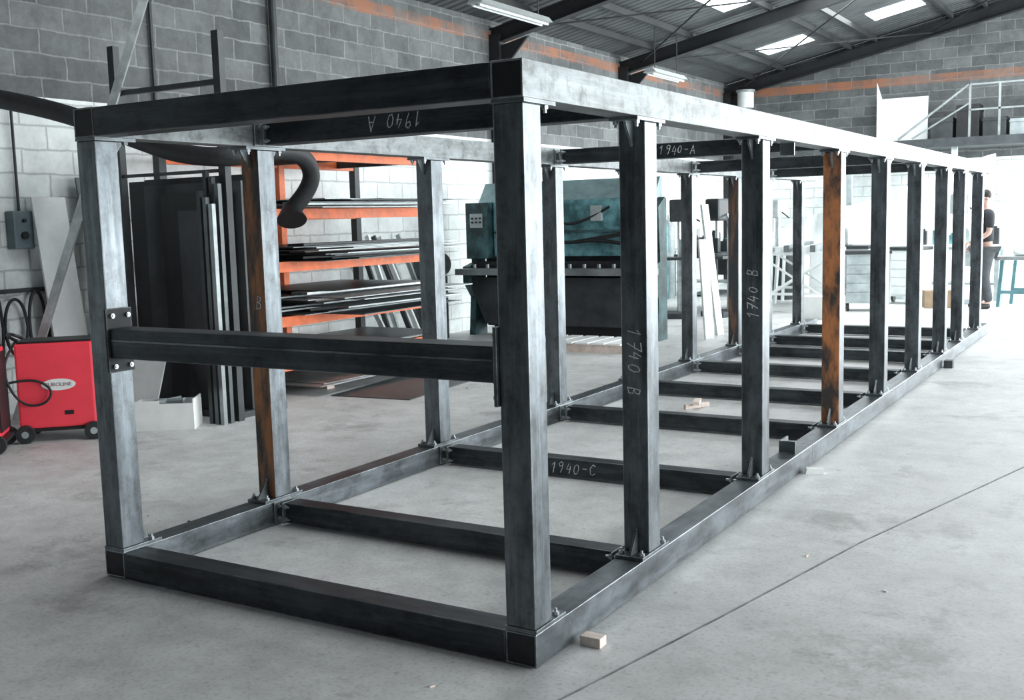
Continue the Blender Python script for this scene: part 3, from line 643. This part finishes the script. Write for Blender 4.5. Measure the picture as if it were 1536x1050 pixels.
def fluo(loc,l):
    f_=thing('fluorescent_light','twin tube fluorescent batten light hung below the roof','ceiling light',loc,0,group='fluorescent batten lights')
    part(f_,'reflector',B().prism([(-.11,0,-.02),(.11,0,-.02),(.05,0,.05),(-.05,0,.05)],(0,l,0)),lampw)
    for x in (-.045,.045): part(f_,'tube',B().rod((x,.03,-.04),(x,l-.03,-.04),.016,10),lampm,sm=True)
    for y in (.2,l-.2): part(f_,'hanger',B().rod((0,y,.05),(0,y,rz_(loc[0])-loc[2]-.03),.008,6),dgrey)
fluo((-5.2,7.9,4.02),1.7); fluo((-5.15,12.8,3.72),1.3)
sb=thing('saw_bench','saw bench with blue-grey legs and white casing','saw bench',(.12,14.9,0),-.2)
sbl=M('saw_leg_teal',(.12,.26,.29),.5,.1,.2,6)
for x in (-.35,.35):
    for y in (-.3,.3): part(sb,'leg',B().bar((x*1.15,y,0),(x,y,.7),.05,.05),sbl)
for y in (-.3,.3): part(sb,'cross_rail',B().box(-.38,.38,y-.02,y+.02,.2,.25),sbl)
part(sb,'table',B().box(-.45,.45,-.38,.38,.702,.76,bev=.005),alu)
part(sb,'casing',B().box(-.25,.3,-.2,.25,.762,1.08,bev=.04),white)
part(sb,'blade_guard',B().rod((-.1,-.24,.95),(-.1,-.201,.95),.16,20),white,sm=True)

# ------------------------------------------------------------------ person
pe=thing('person','person in black short-sleeved shirt and grey trousers by the saw','person',(-.50,14.35,0),math.radians(-60))
def skinned(par,name,verts,edges,radii,mat,label=None,lv=2,root=0):
    me=bpy.data.meshes.new(name); me.from_pydata(verts,edges,[]); me.update()
    o=bpy.data.objects.new(name,me); COL.objects.link(o); o.parent=par
    md=o.modifiers.new('s','SKIN'); md.use_smooth_shade=True
    sv=me.skin_vertices[0].data
    for i,r_ in enumerate(radii): sv[i].radius=(r_,r_) if not isinstance(r_,tuple) else r_; sv[i].use_root=(i==root)
    ms=o.modifiers.new('ss','SUBSURF'); ms.levels=lv; ms.render_levels=lv
    me.materials.append(mat)
    if label:o['label']=label
    return o
V=[(0,0,.92),(0,0,1.12),(0,0,1.32),(0,.0,1.43),(0,-.01,1.50),(0,-.02,1.58),(0,-.02,1.67),
   (-.17,0,1.38),(-.22,.0,1.12),(-.20,-.12,.92),(-.19,-.18,.86),
   (.17,0,1.38),(.22,-.03,1.12),(.17,-.22,1.0),(.15,-.29,.99),
   (-.10,0,.86),(-.11,-.02,.48),(-.11,.02,.10),(-.11,-.10,.05),
   (.10,0,.86),(.11,-.05,.48),(.11,.04,.10),(.11,-.08,.05)]
E=[(0,1),(1,2),(2,3),(3,4),(4,5),(5,6),(3,7),(7,8),(8,9),(9,10),(3,11),(11,12),(12,13),(13,14),(0,15),(15,16),(16,17),(17,18),(0,19),(19,20),(20,21),(21,22)]
Rr=[(.14,.09),(.125,.085),(.14,.09),(.085,.065),.052,.085,.085,.055,.042,.032,.03,.055,.042,.032,.03,.075,.052,.04,.035,.075,.052,.04,.035]
skinned(pe,'body',V,E,Rr,skin)
for sx,hx,hy,hz in ((-1,-.19,-.18,.86),(1,.15,-.29,.99)):
    for k_ in range(4):
        dx=(k_-1.5)*.02
        skinned(pe,'finger',[(hx+dx,hy-.01,hz),(hx+dx*1.2,hy-.05,hz-.03-.004*(k_%2)),(hx+dx*1.2,hy-.06,hz-.07)],[(0,1),(1,2)],[.011,.009,.008],skin,lv=1)
    skinned(pe,'thumb',[(hx-sx*.02,hy,hz+.0),(hx-sx*.045,hy-.035,hz-.02),(hx-sx*.04,hy-.055,hz-.04)],[(0,1),(1,2)],[.013,.010,.009],skin,lv=1)
skinned(pe,'shirt',[(0,0,.90),(0,0,1.12),(0,0,1.32),(0,.0,1.425),(-.17,0,1.38),(-.215,.0,1.17),(.17,0,1.38),(.215,-.02,1.17)],[(0,1),(1,2),(2,3),(3,4),(4,5),(3,6),(6,7)],[(.18,.135),(.165,.12),(.175,.125),(.10,.08),.075,.062,.075,.062],shirt,label='black short-sleeved shirt')
skinned(pe,'trousers',[(0,0,.93),(-.10,0,.84),(-.11,-.02,.48),(-.11,.02,.09),(.10,0,.84),(.11,-.05,.48),(.11,.04,.09)],[(0,1),(1,2),(2,3),(0,4),(4,5),(5,6)],[(.17,.125),.112,.085,.068,.112,.085,.068],trous,label='loose grey work trousers')
for x,y in ((-.11,-.04),(.11,-.02)):
    skinned(pe,'shoe',[(x,y+.08,.045),(x,y-.02,.05),(x,y-.14,.035)],[(0,1),(1,2)],[.05,.05,.038],shoe,lv=1)
skinned(pe,'hair',[(0,.02,1.60),(0,.01,1.70),(0,-.05,1.725)],[(0,1),(1,2)],[.085,.085,.06],hair)
part(pe,'nose',B().rod((0,-.10,1.615),(0,-.125,1.60),.012,8,.008),skin,sm=True)
for x in (-.03,.03): part(pe,'eye',B().rod((x,-.095,1.635),(x,-.103,1.635),.010,10),black)
for x in (-.088,.088): part(pe,'ear',B().rod((x,-.01,1.615),(x*1.12,-.0,1.62),.025,10,.018),skin,sm=True)
part(pe,'mouth',B().box(-.022,.022,-.103,-.098,1.568,1.575),M('lips',(.35,.15,.13),.6))

# ------------------------------------------------------------------ lights
w=bpy.data.worlds.new('w'); bpy.context.scene.world=w; w.use_nodes=True
bg=w.node_tree.nodes['Background']; bg.inputs[0].default_value=(.85,.95,1,1); bg.inputs[1].default_value=1.0
def area(name,loc,tgt,sx,sy,en,col=(.95,.99,1)):
    l=bpy.data.lights.new(name,'AREA'); l.shape='RECTANGLE'; l.size=sx; l.size_y=sy; l.energy=en; l.color=col
    o=bpy.data.objects.new(name,l); COL.objects.link(o); o.location=loc
    o.rotation_euler=(Vector(tgt)-Vector(loc)).to_track_quat('-Z','Y').to_euler(); return o
area('door_daylight',(8.9,8.5,2.0),(0,8.5,1.0),18,3.6,2350)
area('roof_daylight_near',(-2.0,4.0,4.9),(-2.0,4.0,0),3,6,175)
area('roof_daylight_far',(-1.5,15.0,4.9),(-1.5,15.0,0),6,5,800)
area('end_door_daylight',(5.0,18.5,2.2),(-2,15.5,1.0),4,3.5,1600)

# ------------------------------------------------------------------ camera
cam=bpy.data.cameras.new('camera'); co=bpy.data.objects.new('camera',cam); COL.objects.link(co)
yaw,pit,rol,F=.5414,.1204,-.0260,1620.1
f=Vector((-math.sin(yaw)*math.cos(pit),math.cos(yaw)*math.cos(pit),-math.sin(pit))); r=Vector((math.cos(yaw),math.sin(yaw),0)); u=r.cross(f)
r2=math.cos(rol)*r+math.sin(rol)*u; u2=-math.sin(rol)*r+math.cos(rol)*u
m=Matrix((r2,u2,-f)).transposed().to_4x4(); m.translation=Vector((1.734,-2.9904,1.4986)); co.matrix_world=m
cam.sensor_width=36; cam.lens=F*36/1536; cam.clip_start=.05; cam.clip_end=200
bpy.context.scene.camera=co
